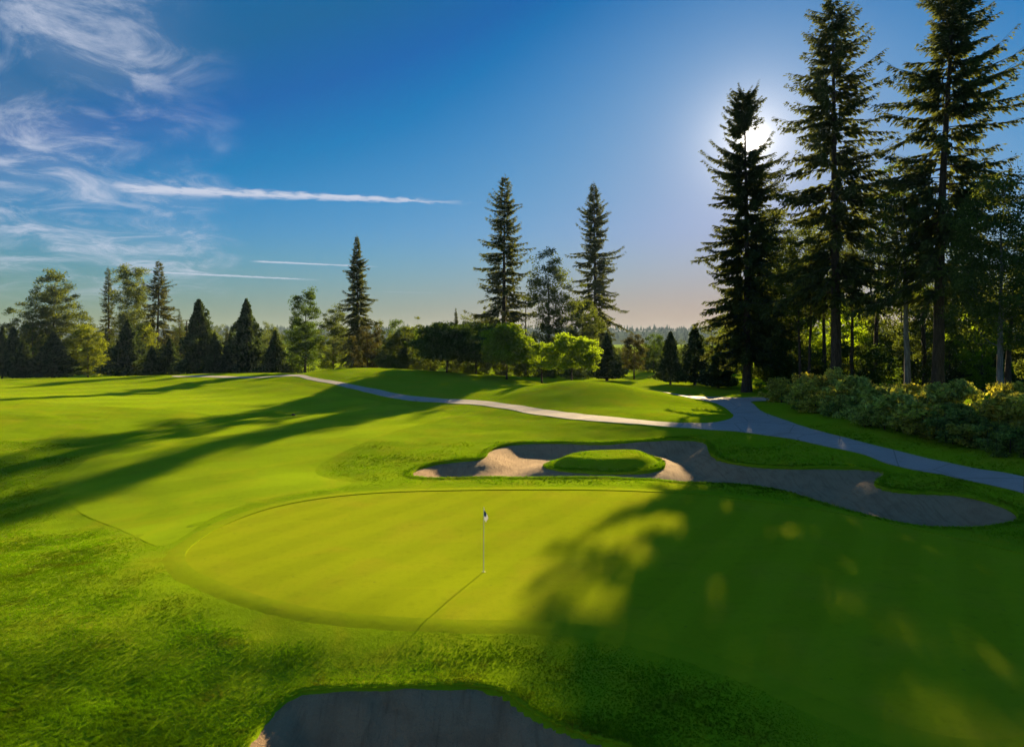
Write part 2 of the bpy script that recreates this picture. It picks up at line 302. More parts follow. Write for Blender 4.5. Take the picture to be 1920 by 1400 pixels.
def empty(name, loc):
    o = bpy.data.objects.new(name, None); COL.objects.link(o); o.location = loc; o.empty_display_size = .3
    return o
class Tubes:
    def __init__(s): s.V = []; s.F = []; s.n = 0
    def add(s, pts, radii, k=6):
        pts = np.asarray(pts, float); m = len(pts)
        tan = np.gradient(pts, axis=0); tan /= np.linalg.norm(tan, axis=1)[:, None] + 1e-9
        ref = np.array([0, 0, 1.]) if abs(tan[:, 2]).mean() < .7 else np.array([1., 0, 0])
        a = np.cross(tan, ref); a /= np.linalg.norm(a, axis=1)[:, None] + 1e-9
        b = np.cross(tan, a)
        th = np.arange(k) * 2 * math.pi / k
        ring = pts[:, None] + (a[:, None] * np.cos(th)[None, :, None] + b[:, None] * np.sin(th)[None, :, None]) * np.asarray(radii)[:, None, None]
        i = np.arange(m - 1)[:, None] * k; j = np.arange(k)[None]; j2 = (j + 1) % k
        f = np.stack([i + j, i + j2, i + k + j2, i + k + j], -1).reshape(-1, 4) + s.n
        s.V.append(ring.reshape(-1, 3)); s.F.append(f); s.n += m * k
    def mesh(s, name, mat): return mesh_poly(name, np.concatenate(s.V), np.concatenate(s.F), mat, True)
def diamonds(c, a, w):
    """pointed leaf quads: centre, long axis, width axis"""
    return np.stack([c - a * .5, c + w * .5 + a * .05, c + a * .5, c - w * .5 + a * .05], 1).reshape(-1, 3)
def unit(v): return v / (np.linalg.norm(v, axis=-1, keepdims=True) + 1e-9)
def vnoise(x, y, scale, seed=0):
    """cheap smooth value noise, -1..1"""
    x = np.asarray(x) / scale; y = np.asarray(y) / scale
    xi, yi = np.floor(x).astype(np.int64), np.floor(y).astype(np.int64); fx, fy = x - xi, y - yi
    fx = fx * fx * (3 - 2 * fx); fy = fy * fy * (3 - 2 * fy)
    def h(a, b):
        n = (a * 374761393 + b * 668265263 + seed * 982451653) & 0xffffffff
        n = ((n ^ (n >> 13)) * 1274126177) & 0xffffffff
        return ((n ^ (n >> 16)) & 0xffff) / 32767.5 - 1
    return (h(xi, yi) * (1 - fx) + h(xi + 1, yi) * fx) * (1 - fy) + (h(xi, yi + 1) * (1 - fx) + h(xi + 1, yi + 1) * fx) * fy
def sstep(a, b, x):
    t = np.clip((x - a) / (b - a), 0, 1); return t * t * (3 - 2 * t)

# ------------------------------------------------------------------ terrain
_S = np.array(SURVEY, float)
def _phi(r2): return 0.5 * r2 * np.log(r2 + 1e-9)
def _fit(p, lam=2.0):
    n = len(p); d = ((p[:, None, :2] - p[None, :, :2]) ** 2).sum(-1)
    Q = np.c_[np.ones(n), p[:, :2]]
    M = np.block([[_phi(d) + lam * np.eye(n), Q], [Q.T, np.zeros((3, 3))]])
    return np.linalg.solve(M, np.r_[p[:, 2], 0, 0, 0])
_W = _fit(_S)
def H(x, y):
    x = np.asarray(x, float); y = np.asarray(y, float); sh = x.shape; x = x.ravel(); y = y.ravel(); out = np.empty(len(x))
    for i in range(0, len(x), 20000):
        a, b = x[i:i + 20000], y[i:i + 20000]
        d = (a[:, None] - _S[:, 0]) ** 2 + (b[:, None] - _S[:, 1]) ** 2
        h = _phi(d) @ _W[:-3] + _W[-3] + _W[-2] * a + _W[-1] * b
        far = sstep(170, 330, np.hypot(a, b - 60))
        out[i:i + 20000] = h * (1 - far) + 0.4 * far
    return out.reshape(sh)
def smooth_poly(P, step):
    P = np.array(P, float); n = len(P); out = []
    for i in range(n):
        p0, p1, p2, p3 = P[i - 1], P[i], P[(i + 1) % n], P[(i + 2) % n]
        k = max(1, int(np.linalg.norm(p2 - p1) / step))
        for t in np.arange(k) / k:
            q = .5 * (2 * p1 + (p2 - p0) * t + (2 * p0 - 5 * p1 + 4 * p2 - p3) * t * t + (3 * p1 - p0 - 3 * p2 + p3) * t ** 3)
            out.append(q)
    out = np.array(out)
    for _ in range(3): out = .5 * out + .25 * (np.roll(out, 1, 0) + np.roll(out, -1, 0))
    return out
def area(P): return .5 * np.sum(P[:, 0] * np.roll(P[:, 1], -1) - np.roll(P[:, 0], -1) * P[:, 1])
def inside(P, x, y):
    x = np.asarray(x).ravel(); y = np.asarray(y).ravel(); c = np.zeros(len(x), bool)
    x0, y0 = P[:, 0], P[:, 1]; x1, y1 = np.roll(x0, -1), np.roll(y0, -1)
    for a, b, c2, d in zip(x0, y0, x1, y1):
        if b == d: continue
        c ^= ((b > y) != (d > y)) & (x < (c2 - a) * (y - b) / (d - b) + a)
    return c
def sdf(P, x, y, reach=4.0):
    """signed distance to a closed outline, positive inside, clipped to +-reach"""
    x = np.asarray(x, float); y = np.asarray(y, float); sh = x.shape; x = x.ravel(); y = y.ravel()
    out = np.full(len(x), -reach)
    lo, hi = P.min(0) - reach, P.max(0) + reach
    m = (x > lo[0]) & (x < hi[0]) & (y > lo[1]) & (y < hi[1]); idx = np.nonzero(m)[0]
    if len(idx):
        xx, yy = x[idx], y[idx]; best = np.full(len(idx), 1e9)
        for i in range(len(P)):
            a, b = P[i], P[(i + 1) % len(P)]; e = b - a
            t = np.clip(((xx - a[0]) * e[0] + (yy - a[1]) * e[1]) / (e @ e + 1e-12), 0, 1)
            best = np.minimum(best, (xx - a[0] - t * e[0]) ** 2 + (yy - a[1] - t * e[1]) ** 2)
        dd = np.sqrt(best); ins = inside(P, xx, yy)
        out[idx] = np.clip(np.where(ins, dd, -dd), -reach, reach)
    return out.reshape(sh)
def offset_poly(P, d):
    """move outline outwards by d"""
    s = 1 if area(P) > 0 else -1
    T = np.roll(P, -1, 0) - np.roll(P, 1, 0); T /= np.linalg.norm(T, axis=1)[:, None] + 1e-9
    N = np.c_[T[:, 1], -T[:, 0]] * s
    return P + N * (d if np.isscalar(d) else np.asarray(d)[:, None])
pMAIN = smooth_poly(MAIN_BUNKER, .45); pISL = smooth_poly(ISLAND, .4); pFRONT = smooth_poly(FRONT_BUNKER, .25)
pGREEN = smooth_poly(GREEN, .4); pFAIR = smooth_poly(FAIRWAY, 1.0); pPATH = smooth_poly(PATH, .7)
pCOLLAR = offset_poly(smooth_poly(GREEN, .2), .85)
pCOLLAR = offset_poly(pCOLLAR, .05 * vnoise(pCOLLAR[:, 0], pCOLLAR[:, 1], .7, 31) + .04 * vnoise(pCOLLAR[:, 0], pCOLLAR[:, 1], .28, 32))
def bunker_s(x, y):
    return np.minimum(sdf(pMAIN, x, y), -sdf(pISL, x, y)), sdf(pFRONT, x, y)
def relief(x, y, s_isl=None):
    """turf height without the sand hollows"""
    g = sdf(pGREEN, x, y)
    rough = sstep(-0.3, -1.6, g)
    z = H(x, y) + rough * (.045 * vnoise(x, y, 2.3, 1) + .02 * vnoise(x, y, .9, 2) + .05 * vnoise(x, y, 5.5, 3) * (1 - .6 * sstep(60, 120, y)))
    si = sdf(pISL, x, y) if s_isl is None else s_isl
    z = z + .62 * sstep(-.05, 1.5, si)
    # shoulder of turf on the far side of the front hollow
    return z
def sand_z(x, y):
    sm, sf = bunker_s(x, y)
    z = H(x, y)
    z = z - np.where(sm > -.3, .10 + .55 * sstep(0, 2.2, sm), 0)
    z = z - np.where(sf > -.3, .07 + 1.25 * sstep(-.1, 2.5, sf), 0) + np.where(sf > 0, sstep(0, .5, sf) * (.09 * vnoise(x, y * .3, .42, 15) + .05 * vnoise(x, y * .35, .17, 16)), 0)
    return z + .02 * vnoise(x, y, .8, 5) + .012 * vnoise(x, y, .35, 6)
def ground_z(x, y):
    sm, sf = bunker_s(x, y); z = relief(x, y)
    s = np.maximum(sm, sf)
    z = z - .06 * sstep(.25, .6, sdf(pGREEN, x, y)) - .05 * sstep(.3, .8, sdf(pPATH, x, y)) - .04 * sstep(.4, 1, sdf(pFAIR, x, y))
    t = sstep(.02, .3, s)
    return z * (1 - t) + (sand_z(x, y) - .22) * t

# ------------------------------------------------------------------ materials
def mat_new(name):
    m = bpy.data.materials.new(name); m.use_nodes = True
    return m, NT(m.node_tree)
def finish(g, col, rough=.9, spec=.15, bump=None, bstr=.3, bdist=.02):
    b = g.n('ShaderNodeBsdfPrincipled'); g.put(b.inputs['Base Color'], col if hasattr(col, 'is_output') else tuple(col) + (1,))
    g.put(b.inputs['Roughness'], rough); b.inputs['Specular IOR Level'].default_value = spec
    if bump is not None:
        bn = g.n('ShaderNodeBump'); bn.inputs['Strength'].default_value = bstr; bn.inputs['Distance'].default_value = bdist
        g.put(bn.inputs['Height'], bump); g.put(b.inputs['Normal'], bn.outputs[0])
    o = g.n('ShaderNodeOutputMaterial'); g.put(o.inputs[0], b.outputs[0])
def pos(g): return g.n('ShaderNodeNewGeometry').outputs['Position']
def turf(name, c1, c2, c3, fine=26., bstr=.5, bdist=.03, stripe=None, patch=.5, marks=False):
    m, g = mat_new(name); p = pos(g)
    f = g.noise(p, fine, 5, .65); b = g.noise(p, .35, 4, .6, .6); md = g.noise(p, 2.2, 4, .6)
    streak = g.noise(g.v('MULTIPLY', p, (.25, 1.6, 1)), 1.1, 4, .55, .4)
    col = g.mix(g.mr(f, .3, .72), c1, c2)
    col = g.mix(g.m('MULTIPLY', g.mr(b, .42, .72), patch), col, c3)
    col = g.mix(g.m('MULTIPLY', g.mr(md, .52, .8), .45), col, tuple(q * .62 for q in c1))
    col = g.mix(g.m('MULTIPLY', g.mr(streak, .45, .75), .3), col, tuple(q * 1.18 for q in c2))
    if stripe:
        ang, width, amt = stripe
        sp = g.v('DOT_PRODUCT', p, (math.cos(ang), math.sin(ang), 0))
        sw = g.m('SINE', g.m('ADD', g.m('MULTIPLY', sp, math.pi / width), g.m('MULTIPLY', b, 2.0)))
        col = g.mix(g.m('MULTIPLY', g.mr(sw, -.5, .5), amt), col, tuple(q * 1.25 for q in c2))
    if marks:                                            # pitch marks and tiny worn spots
        vo = g.n('ShaderNodeTexVoronoi'); g.put(vo.inputs['Vector'], p); vo.inputs['Scale'].default_value = 1.3; vo.inputs['Randomness'].default_value = 1
        col = g.mix(g.m('MULTIPLY', g.mr(vo.outputs['Distance'], .075, .03), .55), col, (.10, .12, .02))
        col = g.mix(g.m('MULTIPLY', g.mr(g.noise(p, 7, 5, .7), .5, .75), .35), col, tuple(q * .72 for q in c1))
    h = g.m('ADD', g.m('MULTIPLY', f, .6), g.m('MULTIPLY', md, .8))
    b_ = g.n('ShaderNodeBsdfDiffuse'); g.put(b_.inputs[0], col)
    bn = g.n('ShaderNodeBump'); bn.inputs['Strength'].default_value = bstr; bn.inputs['Distance'].default_value = bdist
    g.put(bn.inputs['Height'], h); g.put(b_.inputs['Normal'], bn.outputs[0])
    o = g.n('ShaderNodeOutputMaterial'); g.put(o.inputs[0], b_.outputs[0])
    return m
M = {}
M['rough'] = turf('rough_turf', (.135, .235, .005), (.18, .28, .006), (.22, .255, .009), 22, .45, .05, None, .7)
M['fairway'] = turf('fairway_turf', (.16, .262, .006), (.195, .295, .007), (.23, .29, .009), 40, .22, .02, (2.2, 3.2, .35), .8)
M['collar'] = turf('collar_turf', (.170, .25, .006), (.20, .275, .007), (.225, .265, .010), 40, .3, .02, None, .6)
M['green'] = turf('green_turf', (.190, .255, .006), (.210, .27, .007), (.24, .265, .012), 60, .14, .006, (-.55, 1.1, .30), .8, marks=True)
def sand_mat():
    m, g = mat_new('bunker_sand'); p = pos(g)
    f = g.noise(p, 60, 4, .7); b = g.noise(p, 1.1, 5, .6, .5); st = g.noise(g.v('MULTIPLY', p, (3.2, .5, .5)), 1.6, 5, .6, .6)
    col = g.mix(g.mr(f, .3, .7), (.30, .205, .12), (.37, .265, .16))
    col = g.mix(g.m('MULTIPLY', g.mr(b, .45, .7), .5), col, (.20, .13, .075))
    col = g.mix(g.m('MULTIPLY', g.mr(st, .46, .70), .5), col, (.17, .108, .06))
    finish(g, col, .95, .1, g.m('ADD', g.m('ADD', f, g.m('MULTIPLY', g.noise(p, 7, 5, .65, .8), 3.0)), g.m('MULTIPLY', st, 1.4)), .9, .04); return m
M['sand'] = sand_mat()
def path_mat():
    m, g = mat_new('path_asphalt'); p = pos(g)
    f = g.noise(p, 80, 3, .7); b = g.noise(p, .6, 5, .6, .3)
    col = g.mix(g.mr(f, .3, .7), (.24, .23, .225), (.34, .32, .31)); col = g.mix(g.m('MULTIPLY', g.mr(b, .4, .7), .4), col, (.20, .195, .19))
    vo = g.n('ShaderNodeTexVoronoi', feature='DISTANCE_TO_EDGE'); g.put(vo.inputs['Vector'], g.v('ADD', p, g.v('SCALE', g.n('ShaderNodeTexNoise').outputs['Color'], None, .0))); vo.inputs['Scale'].default_value = .28
    col = g.mix(g.m('MULTIPLY', g.mr(vo.outputs['Distance'], .012, .004), .6), col, (.09, .085, .08))
    col = g.mix(g.m('MULTIPLY', g.mr(g.noise(p, 3.5, 6, .7), .56, .7), .4), col, (.16, .14, .115))
    finish(g, col, .85, .25, f, .3, .01); return m
M['path'] = path_mat()
def leaf_mat(name, c, tr, vary=.35, trans=.45, dry=None):
    """leaf or needle: scatters some light back and lets some through"""
    m, g = mat_new(name)
    r = g.n('ShaderNodeNewGeometry').outputs['Random Per Island']
    k = g.m('ADD', g.m('MULTIPLY', r, 2 * vary), 1 - vary)
    big = g.noise(g.n('ShaderNodeTexCoord').outputs['Object'], .45, 3)
    k = g.m('MULTIPLY', k, g.mr(big, .3, .7, .75, 1.2))
    kc = g.xyz(k, k, k)
    if dry:                                              # dry, straw-coloured and thin patches in the turf
        pw_ = pos(g); f_ = g.m('MULTIPLY', g.mr(g.noise(pw_, .8, 5, .65, .6), .50, .72), .75)
        c, tr = g.mix(f_, c, dry), g.mix(f_, tr, tuple(q * 1.3 for q in dry))
        kk = g.mr(g.noise(pw_, .33, 4, .6, .4), .32, .66, .76, 1.12); kc = g.mix(1.0, kc, g.xyz(kk, kk, kk), 'MULTIPLY')
    d = g.n('ShaderNodeBsdfDiffuse'); g.put(d.inputs[0], g.mix(1.0, c, kc, 'MULTIPLY'))
    t = g.n('ShaderNodeBsdfTranslucent'); g.put(t.inputs[0], g.mix(1.0, tr, kc, 'MULTIPLY'))
    mx = g.n('ShaderNodeMixShader'); mx.inputs[0].default_value = trans
    g.put(mx.inputs[1], d.outputs[0]); g.put(mx.inputs[2], t.outputs[0])
    o = g.n('ShaderNodeOutputMaterial'); g.put(o.inputs[0], mx.outputs[0]); return m
M['needle'] = leaf_mat('fir_needles', (.050, .074, .026), (.095, .115, .018), .4, .42)
M['needle_olive'] = leaf_mat('fir_needles_olive', (.055, .070, .020), (.10, .11, .015), .4, .4)
M['cedar'] = leaf_mat('cedar_scales', (.032, .060, .027), (.060, .095, .020), .4, .35)
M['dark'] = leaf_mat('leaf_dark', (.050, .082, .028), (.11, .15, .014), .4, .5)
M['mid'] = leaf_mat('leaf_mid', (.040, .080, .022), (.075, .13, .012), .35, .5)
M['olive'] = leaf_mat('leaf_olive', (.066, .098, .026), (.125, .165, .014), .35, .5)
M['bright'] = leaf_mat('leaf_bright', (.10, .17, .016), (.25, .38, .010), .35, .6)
M['lime'] = leaf_mat('leaf_lime', (.085, .125, .016), (.19, .24, .012), .35, .55)
M['brown'] = leaf_mat('leaf_brown', (.052, .058, .024), (.085, .085, .018), .35, .4)
M['shrub'] = leaf_mat('leaf_shrub', (.24, .31, .10), (.58, .62, .06), .55, .5)
M['shrub_dark'] = leaf_mat('leaf_shrub_dark', (.13, .19, .06), (.34, .42, .04), .5, .5)
M['shrub_yellow'] = leaf_mat('leaf_shrub_yellow', (.30, .31, .07), (.66, .62, .05), .5, .5)
M['blade'] = leaf_mat('grass_blade', (.15, .27, .008), (.36, .53, .010), .4, .6, dry=(.26, .24, .03))
def bark_mat(name, c1, c2):
    m, g = mat_new(name); p = g.n('ShaderNodeTexCoord').outputs['Object']
    n = g.noise(g.v('MULTIPLY', p, (6, 6, .9)), 1.5, 5, .65, .3)
    finish(g, g.mix(g.mr(n, .35, .7), c1, c2), .9, .1, n, .8, .05); return m
M['bark'] = bark_mat('bark', (.035, .027, .020), (.085, .065, .048))
M['bark_pale'] = bark_mat('bark_pale', (.10, .095, .09), (.24, .23, .22))
def plain(name, c, rough=.5, spec=.4):
    m, g = mat_new(name); n = g.noise(g.n('ShaderNodeTexCoord').outputs['Object'], 14, 3)
    finish(g, g.mix(g.mr(n, .3, .7), tuple(q * .88 for q in c), c), rough, spec); return m

# ------------------------------------------------------------------ ground sheet
def build_ground():
    ys = list(np.arange(-20, 8, 1.0)) + list(np.arange(8, 12, .5)) + list(np.arange(12, 60, .2))
    y = 60.
    while y < 9000: ys.append(y); y += max(.3, (y - 40) * .022)
    ys = np.array(ys); us = np.linspace(-1, 1, 421)
    Y, U = np.meshgrid(ys, us, indexing='ij')
    X = U * (18 + .9 * np.maximum(Y, 0))
    near = Y < 400
    Z = np.full(X.shape, 0.4); Z[near] = ground_z(X[near], Y[near])
    V = np.stack([X, Y, Z], -1).reshape(-1, 3); n, m = X.shape
    i = (np.arange(n - 1)[:, None] * m + np.arange(m - 1)[None]).ravel()
    F = np.stack([i, i + 1, i + m + 1, i + m], 1)
    return tag(link('ground', mesh_poly('ground', V, F, M['rough'], True)), 'uneven rough grass of the golf course around green and bunkers', 'grass', kind='structure')
ground = build_ground()

def sheet(name, outline, zf, mat, spacing, hole=None, skirt=0.0, lo=None, hi=None):
    """triangulated sheet inside an outline, following zf, with an optional skirt round its edge"""
    P = outline; mn, mx = P.min(0), P.max(0)
    gx, gy = np.meshgrid(np.arange(mn[0], mx[0], spacing), np.arange(mn[1], mx[1], spacing))
    rng = np.random.default_rng(5); gx = gx + rng.uniform(-.2, .2, gx.shape) * spacing; gy = gy + rng.uniform(-.2, .2, gy.shape) * spacing
    s = sdf(P, gx, gy)
    if hole is not None: s = np.minimum(s, -sdf(hole, gx, gy))
    k = s > spacing * .45
    pts = np.concatenate([P] + ([hole] if hole is not None else []) + [np.stack([gx[k], gy[k]], 1)])
    nP = len(P); E = [(i, (i + 1) % nP) for i in range(nP)]
    if hole is not None: nh = len(hole); E += [(nP + i, nP + (i + 1) % nh) for i in range(nh)]
    v, e, f, ov, oe, of = delaunay_2d_cdt([Vector((float(a), float(b))) for a, b in pts], E, [], 0, 1e-5)
    v = np.array([(q.x, q.y) for q in v]); f = np.array(f)
    c = v[f].mean(1); ok = inside(P, c[:, 0], c[:, 1])
    if hole is not None: ok &= ~inside(hole, c[:, 0], c[:, 1])
    f = f[ok]; z = zf(v[:, 0], v[:, 1]); V = np.c_[v, z]
    a = V[f[:, 1]] - V[f[:, 0]]; b = V[f[:, 2]] - V[f[:, 0]]
    fl = (a[:, 0] * b[:, 1] - a[:, 1] * b[:, 0]) < 0; f[fl] = f[fl][:, ::-1]
    if skirt:
        used = {}
        for t in f:
            for i, j in ((0, 1), (1, 2), (2, 0)):
                used[(t[i], t[j])] = 1
        bd = [(i, j) for (i, j) in used if (j, i) not in used]
        n0 = len(V); ids = sorted({i for q in bd for i in q}); mp = {q: n0 + t for t, q in enumerate(ids)}
        m0 = len(ids); V = np.r_[V, V[ids], V[ids] - np.array([0, 0, skirt])]
        sk = []
        for i, j in bd: sk += [(mp[j], mp[i], mp[i] + m0), (mp[j], mp[i] + m0, mp[j] + m0)]
        f = np.r_[f, np.array(sk)]
    return link(name, mesh_poly(name, V, f, mat, True))
fairway = tag(sheet('fairway', pFAIR, lambda x, y: relief(x, y) + .006, M['fairway'], .8), 'closely mown fairway sweeping round the putting green', 'fairway', kind='structure')
green = tag(sheet('putting_green', pGREEN, lambda x, y: H(x, y) + .006, M['green'], .5), 'smooth yellow-green putting green around the flagstick', 'green', kind='structure')
collar = tag(sheet('green_collar', pCOLLAR, lambda x, y: relief(x, y) - .012 + .043 * sstep(-.85, -.35, sdf(pGREEN, x, y)), M['collar'], .3, hole=pGREEN, skirt=.03), 'narrow collar of longer mown grass round the green', 'grass', kind='structure')
cart_path = tag(sheet('cart_path', pPATH, lambda x, y: relief(x, y) + .035, M['path'], .5, skirt=.12), 'grey asphalt cart path curving past the bunkers', 'path', kind='structure')
main_sand = tag(sheet('sand_bunker', pMAIN, sand_z, M['sand'], .3, hole=pISL), 'long winding sand bunker with a grass island behind the green', 'bunker', kind='structure')
front_sand = tag(sheet('sand_bunker', pFRONT, sand_z, M['sand'], .16), 'deep shaded sand bunker below the near edge of the green', 'bunker', kind='structure')

def lip(outline, inward, seed, size=1.0):
    """turf edge that overhangs the sand"""
    n = len(outline); rng = np.random.default_rng(seed)
    prof = [(-.75, -.015), (-.4, .012), (-.12, .045), (.03, .045), (.09, .0), (.075, -.10), (.0, -.30)]
    rag = .03 * vnoise(np.arange(n) * .25, np.zeros(n), 1.0, seed) + rng.normal(0, .008, n)
    V = []
    for s, dz in prof:
        P = offset_poly(outline, -(s * size) * inward + (rag if s > -.1 else 0) * 1.0)
        zi = relief(P[:, 0], P[:, 1], s_isl=sdf(pISL, P[:, 0], P[:, 1]))
        V.append(np.c_[P, zi + dz * size + (rng.normal(0, .008, n) if s > -.3 else 0)])
    V = np.concatenate(V); k = len(prof); F = []
    for a in range(k - 1):
        i = np.arange(n); j = (i + 1) % n
        F.append(np.stack([a * n + i, a * n + j, (a + 1) * n + j, (a + 1) * n + i], 1))
    return link('turf_edge', mesh_poly('turf_edge', V, np.concatenate(F), M['rough'], True), parent=ground)
def dense(P, step):
    out = []
    for i in range(len(P)):
        a, b = P[i], P[(i + 1) % len(P)]; k = max(1, int(np.linalg.norm(b - a) / step))
        out += [a + (b - a) * t / k for t in range(k)]
    return np.array(out)
lip(dense(pMAIN, .2), 1, 3); lip(dense(pISL, .2), -1, 4); lip(dense(pFRONT, .1), 1, 5, .42)

# ------------------------------------------------------------------ rough grass blades (stuff)
def build_rough_grass():
    rng = np.random.default_rng(77); pts = []; sc = []
    for y0, y1, den, s in ((11.5, 15, 560, .72), (15, 19, 440, .78), (19, 25, 240, .8), (25, 36, 100, 1.0), (36, 50, 36, 1.2)):
        xm = .80 * y1 + 2; n = int(2 * xm * (y1 - y0) * den)
        x = rng.uniform(-xm, xm, n); y = rng.uniform(y0, y1, n)
        k = (sdf(pCOLLAR, x, y) < .16 + .14 * vnoise(x, y, .4, 33)) & (np.abs(x) < .80 * y + 2)
        x, y = x[k], y[k]
        k = (sdf(pFAIR, x, y) < 0) & (sdf(pPATH, x, y) < -.03)
        x, y = x[k], y[k]
        sm, sf = bunker_s(x, y); k = (np.maximum(sm, sf) < -.02)
        x, y = x[k], y[k]
        edge = np.maximum(sdf(pCOLLAR, x, y), sdf(pFAIR, x, y))
        g = s * (.35 + .65 * sstep(.1, -1.6, edge)) * (.75 + .35 * vnoise(x, y, 1.1, 21) + .25 * vnoise(x, y, 4.0, 22)) * rng.uniform(.6, 1.25, len(x))
        s_ = np.maximum(sm, sf)[k]; pts.append(np.stack([x, y, relief(x, y) + .045 * sstep(-.7, -.1, s_)], 1)); sc.append(np.clip(g, .15, 4))
    # longer fringe hanging over the sand edges
    for P, inward, d, s in ((dense(pFRONT, .02), 1, 2, .55), (dense(pMAIN, .06), 1, 2, 1.2), (dense(pISL, .06), -1, 2, 1.2)):
        for _ in range(d):
            Q = offset_poly(P, rng.uniform(-.10, .35, len(P)) * inward)
            pts.append(np.c_[Q, relief(Q[:, 0], Q[:, 1]) + .035]); sc.append(s * rng.uniform(.6, 1.3, len(P)))
    pts = np.concatenate(pts); sc = np.concatenate(sc)
    me = bpy.data.meshes.new('rough_grass'); me.vertices.add(len(pts)); me.vertices.foreach_set('co', pts.astype(np.float32).ravel())
    at = me.attributes.new('size', 'FLOAT', 'POINT'); at.data.foreach_set('value', sc.astype(np.float32))
    at = me.attributes.new('turn', 'FLOAT_VECTOR', 'POINT')
    rot = np.c_[rng.normal(0, .12, (len(pts), 2)), rng.uniform(0, 6.28, len(pts))]; at.data.foreach_set('vector', rot.astype(np.float32).ravel())
    me.materials.append(M['blade']); o = link('rough_grass', me)
    ng = bpy.data.node_groups.new('grass_tufts', 'GeometryNodeTree')
    ng.interface.new_socket('Geometry', in_out='INPUT', socket_type='NodeSocketGeometry'); ng.interface.new_socket('Geometry', in_out='OUTPUT', socket_type='NodeSocketGeometry')
    N = ng.nodes; L = ng.links
    gi, go = N.new('NodeGroupInput'), N.new('NodeGroupOutput'); join = N.new('GeometryNodeJoinGeometry')
    R = random.Random(3)
    for i in range(9):
        c = N.new('GeometryNodeMeshCone'); c.fill_type = 'NONE'; c.inputs['Vertices'].default_value = 3
        c.inputs['Radius Top'].default_value = 0.0; c.inputs['Radius Bottom'].default_value = .0055; c.inputs['Depth'].default_value = R.uniform(.05, .10)
        t = N.new('GeometryNodeTransform'); a = R.uniform(0, 6.28); r = R.uniform(.005, .06)
        t.inputs['Translation'].default_value = (r * math.cos(a), r * math.sin(a), 0); t.inputs['Rotation'].default_value = (R.gauss(0, .5), R.gauss(0, .5), R.uniform(0, 6))
        L.new(c.outputs[0], t.inputs[0]); L.new(t.outputs[0], join.inputs[0])
    sm = N.new('GeometryNodeSetMaterial'); sm.inputs['Material'].default_value = M['blade']; L.new(join.outputs[0], sm.inputs[0])
    inst = N.new('GeometryNodeInstanceOnPoints'); m2p = N.new('GeometryNodeMeshToPoints')
    L.new(gi.outputs[0], m2p.inputs[0]); L.new(m2p.outputs[0], inst.inputs['Points']); L.new(sm.outputs[0], inst.inputs['Instance'])
    for nm, typ, sock in (('size', 'FLOAT', 'Scale'), ('turn', 'FLOAT_VECTOR', 'Rotation')):
        na = N.new('GeometryNodeInputNamedAttribute'); na.data_type = typ; na.inputs['Name'].default_value = nm
        L.new(na.outputs[0], inst.inputs[sock])
    L.new(inst.outputs[0], go.inputs[0])
    md = o.modifiers.new('tufts', 'NODES'); md.node_group = ng
    print('tufts', len(pts))
    return tag(o, 'short rough grass blades around the green and bunkers', 'grass', kind='stuff')
build_rough_grass()

